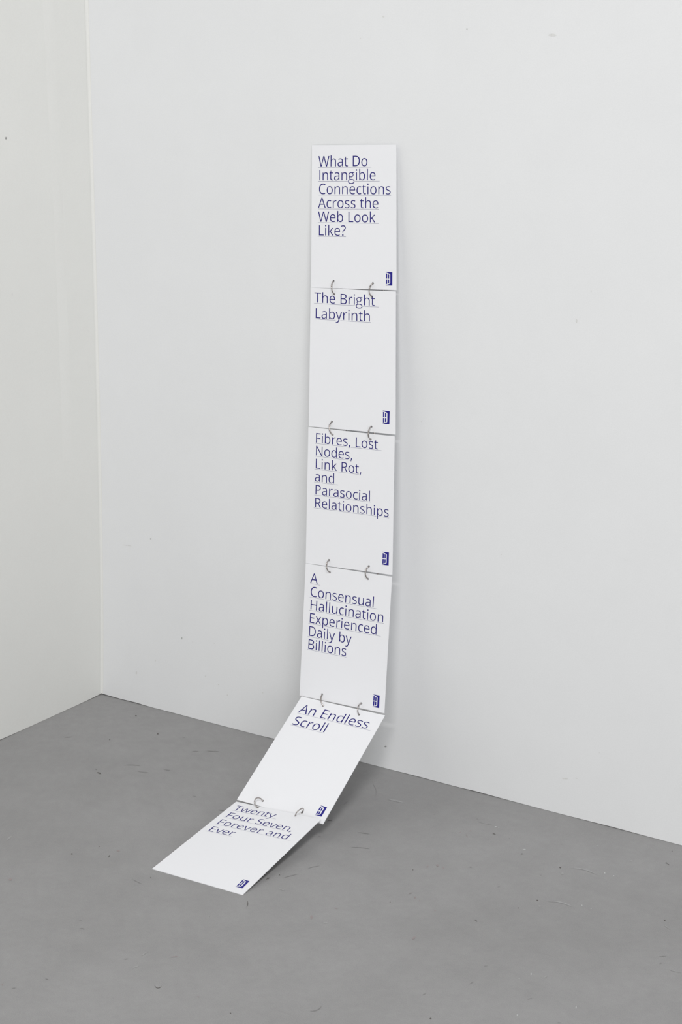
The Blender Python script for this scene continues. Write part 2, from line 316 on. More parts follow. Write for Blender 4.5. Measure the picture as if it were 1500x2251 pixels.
# ------------------------------------------------------------------ dust, scuffs and paint marks
MARKS = json.loads('''[["dust_specks","M_DARK","FLOOR",[[1619,-653,1607,-639,1643,-665,1601,-614,1656,-664,1606,-603,1663,-655,1617,-599,1655,-629,1643,-614],[2790,-1268,2771,-1246,2808,-1276,2769,-1227,2826,-1283,2767,-1209,2837,-1281,2772,-1201,2820,-1246,2804,-1226],[3116,-3790,3102,-3773,3137,-3793,3111,-3759,3160,-3800,3123,-3747,3177,-3799,3145,-3749,3198,-3805,3167,-3750,3216,-3806,3194,-3763,3232,-3799,3227,-3789],[2940,-3639,2940,-3634,2955,-3655,2953,-3639,2969,-3670,2967,-3645,2983,-3679,2981,-3658,2996,-3681,2996,-3677],[5373,-7220,5360,-7206,5389,-7226,5357,-7191,5404,-7231,5356,-7177,5402,-7217,5371,-7182,5398,-7200,5390,-7190],[6098,-6916,6091,-6914,6092,-6893,6073,-6888,6081,-6869,6060,-6863,6073,-6846,6045,-6838,6051,-6818,6044,-6817],[5611,-6652,5606,-6645,5627,-6662,5599,-6629,5630,-6658,5603,-6627,5634,-6654,5609,-6625,5628,-6640,5623,-6634],[2087,-2170,2077,-2158,2104,-2179,2072,-2141,2115,-2181,2072,-2131,2117,-2173,2081,-2131,2109,-2153,2101,-2144],[6564,-3871,6560,-3864,6587,-3870,6575,-3852,6607,-3865,6592,-3843,6626,-3858,6611,-3836,6646,-3852,6629,-3828,6664,-3845,6649,-3822,6677,-3829,6673,-3824],[9507,-6874,9508,-6870,9537,-6908,9541,-6899,9565,-6942,9573,-6935,9590,-6979,9603,-6973,9614,-7015,9627,-7014,9635,-7053,9645,-7055,9653,-7091,9657,-7093],[8794,-3049,8787,-3043,8800,-3029,8786,-3014,8813,-3018,8785,-2984,8817,-2996,8800,-2973,8833,-2989,8810,-2955,8846,-2979,8829,-2950,8857,-2965,8854,-2959],[9300,-5949,9295,-5946,9300,-5929,9284,-5921,9296,-5907,9275,-5896,9286,-5882,9273,-5875,9276,-5856,9272,-5854],[9320,-5926,9316,-5924,9322,-5910,9304,-5901,9315,-5890,9301,-5883,9311,-5872,9294,-5863,9301,-5849,9295,-5847],[9374,-5625,9375,-5619,9384,-5638,9385,-5623,9394,-5648,9395,-5630,9404,-5656,9405,-5639,9415,-5659,9415,-5654],[14587,-8616,14582,-8609,14603,-8628,14580,-8588,14612,-8627,14585,-8580,14618,-8619,14593,-8578,14615,-8598,14610,-8590],[13825,-2286,13819,-2270,13838,-2297,13826,-2261,13850,-2305,13835,-2256,13860,-2307,13845,-2258,13865,-2292,13860,-2276],[15497,-920,15495,-911,15514,-935,15502,-896,15526,-934,15514,-896,15536,-930,15527,-901,15545,-920,15542,-911],[15554,-945,15553,-939,15566,-957,15562,-937,15577,-964,15573,-940,15588,-971,15583,-943,15597,-967,15595,-958],[15386,-364,15382,-357,15394,-370,15383,-345,15403,-378,15383,-331,15405,-368,15391,-335,15404,-352,15400,-344],[13496,-5145,13493,-5141,13507,-5140,13499,-5125,13520,-5141,13511,-5119,13533,-5143,13529,-5124,13547,-5152,13548,-5137,13563,-5165,13565,-5158,13578,-5184,13580,-5182],[7342,-7120,7342,-7116,7354,-7138,7354,-7118,7367,-7151,7367,-7124,7379,-7155,7380,-7139,7392,-7159,7392,-7153],[11680,-10345,11674,-10337,11691,-10350,11673,-10325,11698,-10350,11675,-10319,11698,-10341,11685,-10322,11699,-10331,11694,-10325],[12909,-2172,12905,-2164,12925,-2183,12904,-2143,12932,-2175,12913,-2141,12939,-2169,12922,-2136,12941,-2154,12935,-2142],[14099,-3788,14094,-3776,14114,-3801,14096,-3759,14122,-3797,14106,-3759,14130,-3793,14115,-3759,14133,-3780,14129,-3769],[13949,-4279,13945,-4272,13960,-4279,13946,-4257,13967,-4274,13950,-4247,13970,-4263,13957,-4243,13972,-4249,13967,-4242],[11804,-5418,11799,-5409,11815,-5427,11795,-5394,11819,-5424,11799,-5392,11821,-5418,11805,-5392,11819,-5406,11815,-5399],[11454,-4004,11450,-3997,11465,-4011,11448,-3984,11473,-4015,11448,-3974,11477,-4010,11454,-3973,11472,-3992,11467,-3984],[10033,-10327,10035,-10324,10072,-10362,10072,-10351,10113,-10381,10107,-10365,10146,-10379,10134,-10363,10165,-10358,10150,-10345,10164,-10320,10154,-10316,10145,-10276,10142,-10276],[16459,-3183,16455,-3174,16471,-3192,16456,-3157,16480,-3194,16459,-3147,16484,-3186,16467,-3147,16484,-3167,16480,-3158],[11979,-1664,11972,-1654,11992,-1666,11976,-1637,12002,-1665,11985,-1628,12011,-1659,11999,-1631,12024,-1664,12011,-1628,12034,-1663,12028,-1639,12046,-1663,12045,-1654]]],["scuffs","M_MID","FLOOR",[[3361,-3102,3353,-3093,3410,-3076,3382,-3043,3455,-3046,3423,-3007,3505,-3021,3469,-2977,3552,-2994,3526,-2960,3607,-2976,3584,-2945,3659,-2955,3652,-2944],[3837,-3232,3830,-3222,3879,-3226,3861,-3202,3922,-3220,3893,-3181,3960,-3209,3929,-3167,3995,-3193,3968,-3157,4030,-3178,4006,-3146,4059,-3154,4051,-3144],[4237,-2818,4229,-2806,4269,-2824,4244,-2788,4292,-2818,4266,-2782,4322,-2822,4283,-2766,4345,-2815,4306,-2761,4360,-2799,4336,-2764,4376,-2782,4367,-2769],[4384,-1428,4376,-1418,4433,-1418,4410,-1387,4473,-1397,4452,-1368,4519,-1384,4488,-1341,4558,-1360,4532,-1324,4597,-1337,4575,-1307,4630,-1306,4624,-1297],[4117,-1628,4111,-1620,4145,-1624,4123,-1596,4167,-1613,4142,-1580,4189,-1601,4161,-1565,4204,-1581,4186,-1558,4223,-1566,4207,-1546,4238,-1546,4232,-1539],[5661,-3603,5654,-3593,5679,-3606,5663,-3582,5698,-3610,5672,-3571,5712,-3607,5685,-3567,5721,-3596,5703,-3570,5735,-3593,5716,-3566,5741,-3579,5736,-3572],[7127,-7403,7125,-7399,7173,-7415,7166,-7401,7218,-7425,7208,-7406,7262,-7432,7252,-7413,7305,-7438,7296,-7420,7348,-7443,7341,-7430,7389,-7446,7387,-7441],[7372,-9255,7364,-9247,7392,-9263,7361,-9227,7403,-9259,7368,-9219,7407,-9248,7382,-9219,7408,-9233,7398,-9222],[9007,-9918,9002,-9914,9021,-9917,9002,-9898,9029,-9911,9008,-9888,9038,-9904,9013,-9878,9042,-9893,9023,-9872,9051,-9886,9028,-9862,9049,-9869,9044,-9863],[8297,-11213,8293,-11209,8312,-11219,8299,-11200,8322,-11217,8310,-11199,8335,-11219,8319,-11194,8345,-11215,8331,-11195,8355,-11213,8342,-11194,8362,-11206,8357,-11199],[9279,-7759,9282,-7757,9287,-7775,9296,-7769,9296,-7791,9309,-7782,9308,-7804,9318,-7797,9323,-7816,9325,-7814],[8624,-2170,8615,-2164,8632,-2146,8599,-2121,8632,-2116,8590,-2084,8634,-2087,8580,-2046,8628,-2052,8578,-2013,8616,-2012,8582,-1986,8600,-1969,8590,-1961],[9636,-3157,9630,-3147,9673,-3145,9661,-3125,9710,-3134,9694,-3107,9749,-3128,9729,-3090,9787,-3118,9767,-3082,9822,-3104,9811,-3082,9860,-3094,9855,-3084],[9896,-3816,9892,-3810,9950,-3787,9940,-3771,10005,-3759,9993,-3739,10061,-3733,10050,-3714,10120,-3711,10109,-3692,10181,-3694,10170,-3673,10240,-3673,10237,-3668],[8565,-904,8564,-898,8642,-973,8642,-957,8717,-1051,8721,-1037,8790,-1140,8796,-1131,8855,-1239,8866,-1233,8914,-1341,8924,-1340,8965,-1444,8968,-1445],[9045,-3762,9040,-3755,9067,-3769,9042,-3732,9077,-3760,9055,-3726,9086,-3748,9069,-3722,9092,-3731,9087,-3723],[12771,-9527,12768,-9521,12811,-9516,12797,-9497,12840,-9487,12821,-9467,12857,-9445,12838,-9428,12865,-9395,12842,-9379,12859,-9334,12840,-9325,12837,-9268,12834,-9267],[14087,-8004,14082,-7998,14096,-7999,14081,-7983,14105,-7996,14080,-7967,14109,-7986,14084,-7957,14109,-7971,14092,-7951,14112,-7959,14097,-7943,14111,-7944,14106,-7939],[14581,-7230,14576,-7225,14587,-7217,14576,-7206,14593,-7204,14576,-7188,14595,-7188,14579,-7172,14598,-7172,14581,-7155,14599,-7154,14586,-7141,14598,-7134,14593,-7130],[14489,-6553,14486,-6548,14500,-6552,14487,-6533,14506,-6544,14493,-6525,14514,-6538,14498,-6515,14519,-6528,14506,-6509,14523,-6518,14513,-6503,14526,-6505,14523,-6499],[15663,-7131,15660,-7126,15674,-7123,15666,-7110,15685,-7115,15671,-7095,15693,-7103,15680,-7084,15699,-7088,15690,-7075,15707,-7076,15699,-7064,15712,-7060,15709,-7056],[16945,-4513,16942,-4507,16962,-4498,16953,-4481,16978,-4481,16968,-4462,16993,-4463,16986,-4448,17012,-4454,17002,-4432,17029,-4440,17023,-4425,17047,-4428,17045,-4422],[17052,-4717,17047,-4706,17065,-4727,17047,-4687,17072,-4724,17053,-4681,17080,-4721,17060,-4675,17079,-4698,17074,-4688],[12323,-3253,12320,-3245,12343,-3269,12330,-3233,12358,-3268,12347,-3238,12373,-3268,12363,-3242,12386,-3262,12382,-3252],[13209,-3703,13205,-3697,13225,-3711,13207,-3678,13235,-3706,13216,-3670,13242,-3695,13227,-3668,13246,-3679,13242,-3672],[13671,-2810,13666,-2800,13685,-2818,13667,-2782,13691,-2809,13676,-2781,13698,-2804,13684,-2776,13701,-2789,13696,-2781],[9705,-5099,9701,-5094,9721,-5056,9709,-5044,9738,-5015,9724,-5000,9759,-4980,9742,-4958,9783,-4946,9765,-4923,9806,-4912,9797,-4899,9833,-4883,9830,-4878],[9538,-5680,9534,-5676,9565,-5642,9552,-5627,9588,-5599,9573,-5582,9609,-5553,9598,-5541,9633,-5512,9618,-5495,9655,-5468,9641,-5452,9673,-5419,9668,-5413],[10476,-1520,10470,-1510,10486,-1523,10471,-1499,10498,-1529,10472,-1485,10499,-1517,10482,-1489,10500,-1504,10494,-1494],[11348,-1211,11341,-1199,11361,-1219,11340,-1183,11365,-1212,11348,-1182,11371,-1207,11354,-1178,11372,-1195,11365,-1183],[16442,-7535,16439,-7529,16454,-7538,16443,-7514,16464,-7534,16450,-7507,16472,-7527,16459,-7502,16482,-7524,16467,-7494,16487,-7512,16478,-7495,16492,-7500,16490,-7495],[7621,-9531,7618,-9532,7606,-9501,7596,-9498,7603,-9476,7590,-9466,7614,-9463,7598,-9444,7633,-9460,7623,-9440,7658,-9469,7656,-9455,7687,-9487,7689,-9485],[8045,-11788,8037,-11781,8058,-11787,8036,-11767,8069,-11783,8036,-11753,8076,-11775,8043,-11745,8085,-11769,8046,-11734,8083,-11753,8060,-11733,8081,-11737,8074,-11732],[1129,-2632,1121,-2624,1153,-2617,1135,-2598,1178,-2603,1148,-2571,1197,-2582,1168,-2551,1218,-2564,1185,-2528,1232,-2537,1209,-2513,1244,-2509,1236,-2500],[3417,-1106,3411,-1099,3439,-1108,3416,-1078,3452,-1099,3429,-1070,3467,-1092,3441,-1059,3470,-1071,3464,-1063],[12356,-1675,12353,-1669,12367,-1680,12354,-1656,12374,-1679,12358,-1649,12380,-1676,12363,-1644,12380,-1660,12376,-1653],[13381,-1325,13377,-1317,13394,-1330,13380,-1302,13400,-1322,13389,-1299,13409,-1319,13395,-1292,13411,-1303,13409,-1298]]],["red_scuffs","M_RED","FLOOR",[[10888,-6767,10871,-6742,10929,-6805,10851,-6689,10938,-6795,10863,-6685,10956,-6799,10867,-6667,10933,-6741,10912,-6710],[12923,-6429,12911,-6420,12939,-6422,12893,-6388,12935,-6399,12897,-6371,12945,-6388,12885,-6344,12934,-6361,12895,-6332,12930,-6339,12898,-6315,12921,-6313,12905,-6301],[11734,-3550,11725,-3532,11748,-3563,11731,-3519,11758,-3569,11744,-3519,11770,-3590,11756,-3511,11777,-3588,11774,-3529,11786,-3592,11790,-3548,11800,-3588,11802,-3579],[11884,-3549,11887,-3542,11900,-3578,11907,-3557,11918,-3601,11926,-3578,11937,-3622,11944,-3601,11957,-3637,11959,-3630],[11657,-3774,11654,-3776,11651,-3754,11639,-3756,11643,-3735,11628,-3733,11641,-3718,11615,-3708,11636,-3700,11612,-3686,11632,-3683,11611,-3666,11624,-3661,11618,-3655],[12079,-4961,12080,-4947,12092,-4989,12097,-4948,12107,-5007,12113,-4958,12122,-5018,12127,-4976,12139,-5018,12140,-5005],[11942,-4925,11937,-4922,11943,-4908,11930,-4898,11944,-4892,11928,-4877,11949,-4880,11930,-4859,11953,-4868,11938,-4848,11962,-4864,11946,-4836,11968,-4851,11964,-4843],[12219,-5021,12220,-5015,12234,-5040,12236,-5025,12248,-5058,12251,-5035,12263,-5073,12266,-5049,12279,-5078,12280,-5072],[12690,-5246,12685,-5237,12704,-5254,12685,-5220,12711,-5248,12693,-5217,12717,-5241,12701,-5214,12718,-5227,12714,-5219],[11529,-2003,11526,-1995,11546,-2018,11541,-1994,11563,-2036,11560,-2001,11578,-2046,11580,-2024,11593,-2063,11599,-2046,11608,-2083,11616,-2073,11625,-2103,11628,-2102],[11397,-2027,11392,-2023,11399,-2009,11381,-1997,11398,-1988,11374,-1973,11390,-1963,11374,-1953,11381,-1938,11374,-1933],[11510,-1798,11505,-1790,11526,-1808,11504,-1769,11534,-1803,11512,-1763,11540,-1795,11521,-1761,11541,-1777,11536,-1768],[6042,-6600,6027,-6581,6059,-6603,6028,-6567,6079,-6610,6026,-6547,6084,-6600,6038,-6546,6097,-6598,6044,-6535,6101,-6586,6058,-6535,6093,-6561,6083,-6549],[9653,-9390,9648,-9384,9672,-9382,9658,-9366,9688,-9372,9668,-9349,9702,-9358,9682,-9336,9717,-9347,9695,-9321,9731,-9334,9708,-9308,9736,-9311,9730,-9305],[10889,-10226,10884,-10219,10905,-10230,10885,-10204,10913,-10225,10893,-10199,10922,-10221,10900,-10192,10922,-10205,10916,-10197],[5112,-8750,5099,-8736,5137,-8759,5095,-8715,5159,-8765,5093,-8695,5175,-8766,5096,-8681,5178,-8752,5113,-8682,5178,-8735,5132,-8686,5175,-8714,5155,-8693],[7810,-11802,7803,-11794,7827,-11808,7799,-11779,7843,-11814,7796,-11764,7843,-11803,7809,-11767,7837,-11785,7829,-11777],[11085,-6208,11080,-6200,11102,-6214,11081,-6182,11110,-6207,11091,-6177,11117,-6198,11102,-6175,11120,-6183,11117,-6177]]],["paint_chips","M_CHIP","FLOOR",[[11838,-1331,11835,-1325,11856,-1339,11840,-1308,11866,-1334,11851,-1304,11878,-1331,11862,-1299,11882,-1313,11879,-1307],[11927,-1331,11923,-1325,11935,-1335,11925,-1315,11943,-1335,11928,-1307,11946,-1328,11935,-1308,11947,-1318,11944,-1311],[12836,-1965,12832,-1957,12850,-1968,12838,-1944,12860,-1964,12847,-1938,12869,-1960,12856,-1933,12883,-1963,12862,-1921,12887,-1948,12876,-1926,12893,-1936,12889,-1928],[14010,-982,14006,-972,14021,-992,14004,-956,14025,-986,14010,-955,14030,-983,14014,-952,14028,-968,14025,-961],[14670,-2009,14667,-2000,14682,-2025,14670,-1987,14689,-2026,14678,-1988,14696,-2026,14685,-1990,14699,-2013,14697,-2006],[14877,-2025,14874,-2018,14887,-2034,14873,-2003,14892,-2033,14876,-1999,14895,-2029,14881,-1998,14894,-2014,14890,-2007],[14902,-3493,14899,-3486,14912,-3504,14902,-3475,14920,-3507,14908,-3471,14925,-3500,14917,-3477,14929,-3492,14926,-3485],[15109,-3520,15105,-3510,15116,-3524,15105,-3501,15121,-3522,15109,-3497,15125,-3519,15113,-3495,15124,-3507,15121,-3501],[15314,-6352,15300,-6326,15336,-6384,15286,-6289,15337,-6376,15293,-6291,15336,-6364,15302,-6298,15328,-6337,15318,-6319],[16476,-6922,16466,-6903,16490,-6940,16460,-6880,16500,-6950,16457,-6864,16502,-6945,16463,-6864,16491,-6912,16482,-6893],[15754,-7696,15751,-7690,15766,-7705,15750,-7674,15770,-7698,15757,-7674,15775,-7694,15763,-7671,15776,-7682,15772,-7675],[15211,-6598,15207,-6591,15218,-6603,15207,-6583,15223,-6604,15208,-6576,15225,-6600,15213,-6577,15225,-6590,15220,-6582]]],["pale_rubs","M_PALE","FLOOR",[[13980,-2513,13971,-2496,14004,-2533,13969,-2461,14016,-2526,13979,-2453,14026,-2515,13992,-2449,14024,-2483,14016,-2466],[14243,-3989,14237,-3978,14263,-4000,14238,-3953,14275,-3995,14248,-3944,14285,-3987,14259,-3937,14286,-3961,14280,-3949],[14863,-1240,14857,-1228,14876,-1243,14862,-1213,14890,-1247,14866,-1196,14897,-1238,14877,-1194,14904,-1228,14887,-1192,14910,-1218,14898,-1191,14915,-1203,14911,-1194],[15566,-6328,15560,-6322,15577,-6321,15555,-6297,15581,-6305,15558,-6281,15583,-6287,15562,-6265,15591,-6275,15561,-6244,15590,-6254,15569,-6232,15585,-6230,15580,-6224],[11440,-1319,11438,-1315,11499,-1318,11493,-1304,11557,-1315,11548,-1295,11615,-1312,11603,-1285,11672,-1306,11660,-1279,11727,-1295,11719,-1277,11780,-1282,11778,-1277],[14052,-2183,14045,-2171,14125,-2148,14108,-2112,14203,-2123,14184,-2077,14284,-2107,14269,-2067,14374,-2118,14358,-2065,14466,-2136,14454,-2090,14560,-2158,14557,-2144],[14301,-3713,14296,-3704,14370,-3676,14352,-3640,14440,-3642,14423,-3604,14520,-3631,14499,-3576,14601,-3623,14586,-3577,14688,-3635,14676,-3590,14776,-3647,14773,-3634],[16534,-3352,16534,-3347,16562,-3373,16560,-3356,16589,-3393,16585,-3365,16615,-3406,16612,-3382,16641,-3420,16638,-3398,16667,-3433,16665,-3415,16692,-3442,16692,-3435],[17295,-4849,17293,-4843,17331,-4848,17326,-4832,17366,-4847,17359,-4822,17400,-4840,17393,-4818,17433,-4831,17429,-4816,17468,-4827,17462,-4809,17500,-4815,17499,-4810],[9262,-1395,9254,-1380,9336,-1418,9299,-1344,9392,-1403,9363,-1346,9458,-1409,9417,-1327,9516,-1399,9479,-1325,9575,-1391,9539,-1320,9621,-1358,9612,-1340],[9720,-6127,9717,-6120,9746,-6137,9734,-6113,9768,-6141,9754,-6112,9792,-6147,9773,-6109,9811,-6146,9796,-6113,9832,-6147,9817,-6115,9848,-6137,9844,-6129],[11193,-6808,11188,-6800,11212,-6806,11197,-6784,11232,-6805,11205,-6766,11246,-6796,11219,-6756,11259,-6785,11234,-6748,11270,-6770,11252,-6744,11278,-6752,11272,-6744],[9185,-9643,9178,-9638,9195,-9621,9164,-9601,9195,-9592,9162,-9571,9191,-9560,9164,-9543,9190,-9531,9162,-9513,9185,-9499,9164,-9486,9179,-9466,9169,-9459],[9340,-10061,9329,-10053,9351,-10049,9329,-10031,9364,-10039,9327,-10007,9367,-10019,9336,-9993,9374,-10004,9339,-9974,9377,-9985,9347,-9959,9372,-9959,9363,-9951],[3852,-7463,3834,-7454,3856,-7437,3813,-7414,3848,-7404,3804,-7381,3849,-7376,3786,-7342,3840,-7343,3778,-7310,3820,-7304,3781,-7283,3799,-7264,3785,-7256],[14024,-8407,13925,-8245,14121,-8561,13830,-8084,14178,-8650,13776,-7988,14161,-8616,13798,-8020,14038,-8408,13930,-8231]]],["wall_specks","M_WMID","WALL_R",[[1681,4283,1682,4291,1693,4277,1694,4300,1705,4273,1706,4308,1717,4279,1717,4307,1729,4290,1729,4299],[10010,16062,10010,16068,10019,16055,10018,16075,10027,16054,10027,16076,10035,16054,10035,16076,10043,16063,10043,16068],[2577,1965,2577,1982,2581,1944,2582,2006,2586,1942,2587,2009,2591,1951,2592,2002,2596,1971,2596,1984],[8297,513,8295,519,8315,511,8307,536,8331,514,8320,547,8345,521,8334,552,8355,539,8352,548]]],["wall_smudges","M_FAINT","WALL_R",[[1131,794,1132,812,1141,763,1144,847,1152,773,1154,842,1163,772,1165,848,1175,804,1175,819],[11819,15964,11819,15975,11849,15953,11848,15986,11878,15947,11876,15993,11907,15946,11906,15994,11936,15950,11935,15991,11965,15953,11964,15988,11994,15966,11994,15977],[8055,16286,8055,16293,8069,16280,8069,16299,8083,16277,8082,16302,8096,16277,8096,16303,8110,16287,8110,16292],[7529,15863,7529,15868,7534,15858,7534,15873,7540,15858,7540,15874,7545,15861,7545,15871,7551,15864,7551,15868],[2900,1942,2900,1949,2907,1931,2907,1962,2913,1928,2914,1968,2920,1932,2921,1966,2927,1946,2928,1955],[3264,1154,3265,1167,3271,1143,3272,1181,3277,1133,3279,1193,3284,1140,3285,1189,3291,1159,3292,1174],[3647,1019,3647,1026,3657,1008,3657,1042,3667,1013,3667,1041,3677,1016,3677,1042,3687,1027,3687,1034],[3537,2033,3537,2038,3544,2025,3544,2048,3550,2029,3551,2047,3557,2029,3557,2049,3564,2038,3564,2044],[3905,809,3905,818,3911,801,3912,830,3918,794,3919,839,3925,796,3925,840,3932,813,3932,826],[4938,1084,4938,1096,4944,1074,4944,1109,4950,1072,4951,1113,4957,1075,4957,1113,4964,1089,4964,1102],[1748,1240,1748,1249,1754,1229,1755,1263,1761,1224,1763,1271,1768,1225,1770,1273,1776,1246,1776,1255],[9116,8056,9116,8060,9122,8052,9122,8065,9128,8050,9127,8069,9133,8051,9133,8068,9139,8059,9139,8063],[13890,5820,13891,5822,13903,5816,13903,5828,13915,5816,13915,5830,13927,5818,13928,5830,13940,5824,13940,5827],[12623,10512,12623,10525,12634,10490,12632,10549,12644,10480,12641,10560,12654,10484,12651,10558,12663,10514,12662,10530],[11108,5468,11108,5473,11113,5463,11113,5480,11119,5461,11118,5484,11124,5466,11124,5480,11129,5472,11129,5477],[12705,809,12705,816,12730,809,12730,826,12754,813,12755,831,12779,817,12779,837,12804,822,12804,840,12828,829,12828,843,12853,838,12853,843],[13010,892,13010,896,13025,892,13025,903,13041,891,13041,909,13057,896,13057,911,13072,904,13072,908],[8938,3088,8938,3094,8944,3082,8944,3102,8950,3081,8950,3105,8956,3084,8955,3105,8961,3093,8961,3098],[13519,1582,13519,1588,13527,1580,13526,1593,13534,1581,13534,1596,13542,1584,13542,1597,13550,1590,13549,1594],[12922,11133,12922,11141,12928,11123,12926,11152,12933,11119,12931,11156,12938,11122,12936,11155,12942,11136,12942,11142],[823,4005,823,4009,873,4003,876,4015,924,4005,927,4019,976,4008,978,4021,1027,4009,1030,4025,1078,4014,1081,4025,1130,4020,1131,4024]]],["wall_marks","M_WMID","WALL_L",[[-2795,13716,-2794,13727,-2782,13696,-2779,13746,-2768,13692,-2765,13748,-2754,13704,-2752,13735,-2739,13712,-2738,13725]]],["wall_rubs","M_FAINT","WALL_L",[[-2789,10328,-2788,10346,-2783,10310,-2780,10362,-2776,10308,-2773,10362,-2769,10306,-2765,10363,-2760,10326,-2759,10341]]]]''')
MARK_MATS = {'M_DARK': M_DARK, 'M_MID': M_MID, 'M_RED': M_RED, 'M_CHIP': M_CHIP, 'M_PALE': M_PALE, 'M_WMID': M_WMID, 'M_FAINT': M_FAINT}
for name, mat, par, polys in MARKS:
    # each mark is a ribbon of vertex pairs in tenths of a millimetre on its surface
    vs, fs = [], []
    for q in polys:
        b = len(vs)
        for i in range(0, len(q), 2):
            a, c = q[i] / 10000, q[i + 1] / 10000
            vs.append((a, c, 0.0004) if par == 'FLOOR' else (a, -0.0004, c) if par == 'WALL_R' else (0.0004 + lean(c), a, c))
        fs += [(b + i, b + i + 1, b + i + 3, b + i + 2) for i in range(0, len(vs) - b - 2, 2)]
    o = link(name, mesh(name, vs, fs), MARK_MATS[mat], {'FLOOR': FLOOR, 'WALL_R': WALL_R, 'WALL_L': WALL_L}[par])
    o['kind'] = 'stuff'


# ------------------------------------------------------------------ cards
CARD_W, CARD_H, CARD_T = 211.0, 297.0, 0.0011
CORNERS = [[[0.63652, -0.00426, 1.36756], [0.84708, -0.00757, 1.37761], [0.86426, -0.02887, 1.08325], [0.65042, -0.02852, 1.0707]], [[0.65263, -0.03298, 1.07141], [0.86387, -0.03034, 1.08085], [0.88116, -0.05306, 0.78418], [0.66501, -0.05859, 0.77576]], [[0.66716, -0.06347, 0.77513], [0.88032, -0.05488, 0.7804], [0.89313, -0.07872, 0.4848], [0.67761, -0.08945, 0.4777]], [[0.67966, -0.09245, 0.47786], [0.89377, -0.08115, 0.48149], [0.9002, -0.11645, 0.18501], [0.6863, -0.12694, 0.18347]], [[0.69281, -0.12863, 0.18326], [0.90407, -0.11964, 0.18211], [0.91635, -0.37627, 0.03054], [0.70354, -0.38508, 0.03539]], [[0.70313, -0.38718, 0.0315], [0.91297, -0.37912, 0.0415], [0.93026, -0.67419, 0.0012], [0.7152, -0.68378, 0.0012]]]
HOLES = [[[56.92, 281.88], [154.12, 284.35], [59.76, 11.57], [153.14, 13.17]], [[57.03, 282.53], [153.36, 285.37], [60.78, 11.16], [153.7, 11.95]], [[57.59, 283.52], [154.82, 284.97], [60.52, 11.22], [153.76, 12.31]], [[56.63, 283.99], [154.05, 285.95], [62.07, 11.52], [153.23, 13.2]], [[56.69, 282.98], [153.65, 284.4], [58.91, 5.86], [152.26, 6.26]]]
TITLES = [
    (0, 'What Do ', 16.35, 46.14, 150.38, 45.36, ''),
    (0, 'Intangible ', 16.56, 74.5, 170.41, 73.98, ''),
    (0, 'Connections', 16.78, 103.07, 198.54, 102.78, ''),
    (0, 'Across the', 16.49, 131.72, 168.87, 131.53, ''),
    (0, 'Web Look ', 16.36, 160.44, 168.91, 160.48, ''),
    (0, 'Like?', 16.07, 188.96, 87.53, 188.83, ''),
    (1, 'The Bright ', 9.4, 32.75, 170.15, 33.97, ''),
    (1, 'Labyrinth', 10.42, 65.98, 150.86, 66.67, ''),
    (2, 'Fibres, Lost ', 16.71, 33.58, 180.25, 33.37, ''),
    (2, 'Nodes', 17.32, 61.12, 104.37, 61.48, ','),
    (2, 'Link Rot', 17.42, 89.08, 127.03, 89.58, ','),
    (2, 'and ', 17.34, 117.13, 76.81, 117.54, ''),
    (2, 'Parasocial', 17.96, 145.48, 156.83, 145.94, ''),
    (2, 'Relationships', 17.54, 173.7, 201.3, 174.72, ''),
    (3, 'A ', 13.8, 42.95, 38.76, 43.21, ''),
    (3, 'Consensual ', 13.94, 72.93, 181.87, 73.83, ''),
    (3, 'Hallucination', 14.21, 101.98, 198.19, 102.93, ''),
    (3, 'Experienced ', 13.77, 131.54, 192.41, 131.73, ''),
    (3, 'Dail', 13.5, 160.81, 66.16, 161.57, 'y by'),
    (3, 'Billions', 13.24, 190.47, 112.08, 191.05, ''),
    (4, 'An Endless ', 13.84, 45.58, 198.8, 46.96, ''),
    (4, 'Scroll', 14.91, 80.22, 102.03, 80.97, ''),
    (5, 'Twenty ', 12.87, 35.79, 121.07, 32.59, ''),
    (5, 'Four Seven', 13.66, 66.47, 171.91, 66.05, ','),
    (5, 'Forever and ', 12.83, 97.83, 195.46, 95.02, ''),
    (5, 'Ever', 13.37, 129.05, 74.18, 126.65, ''),
]
EMS = [(31.46, 29.9), (31.79, 29.8), (29.41, 29.0), (29.8, 30.6), (34.81, 33.2), (30.69, 28.3)]
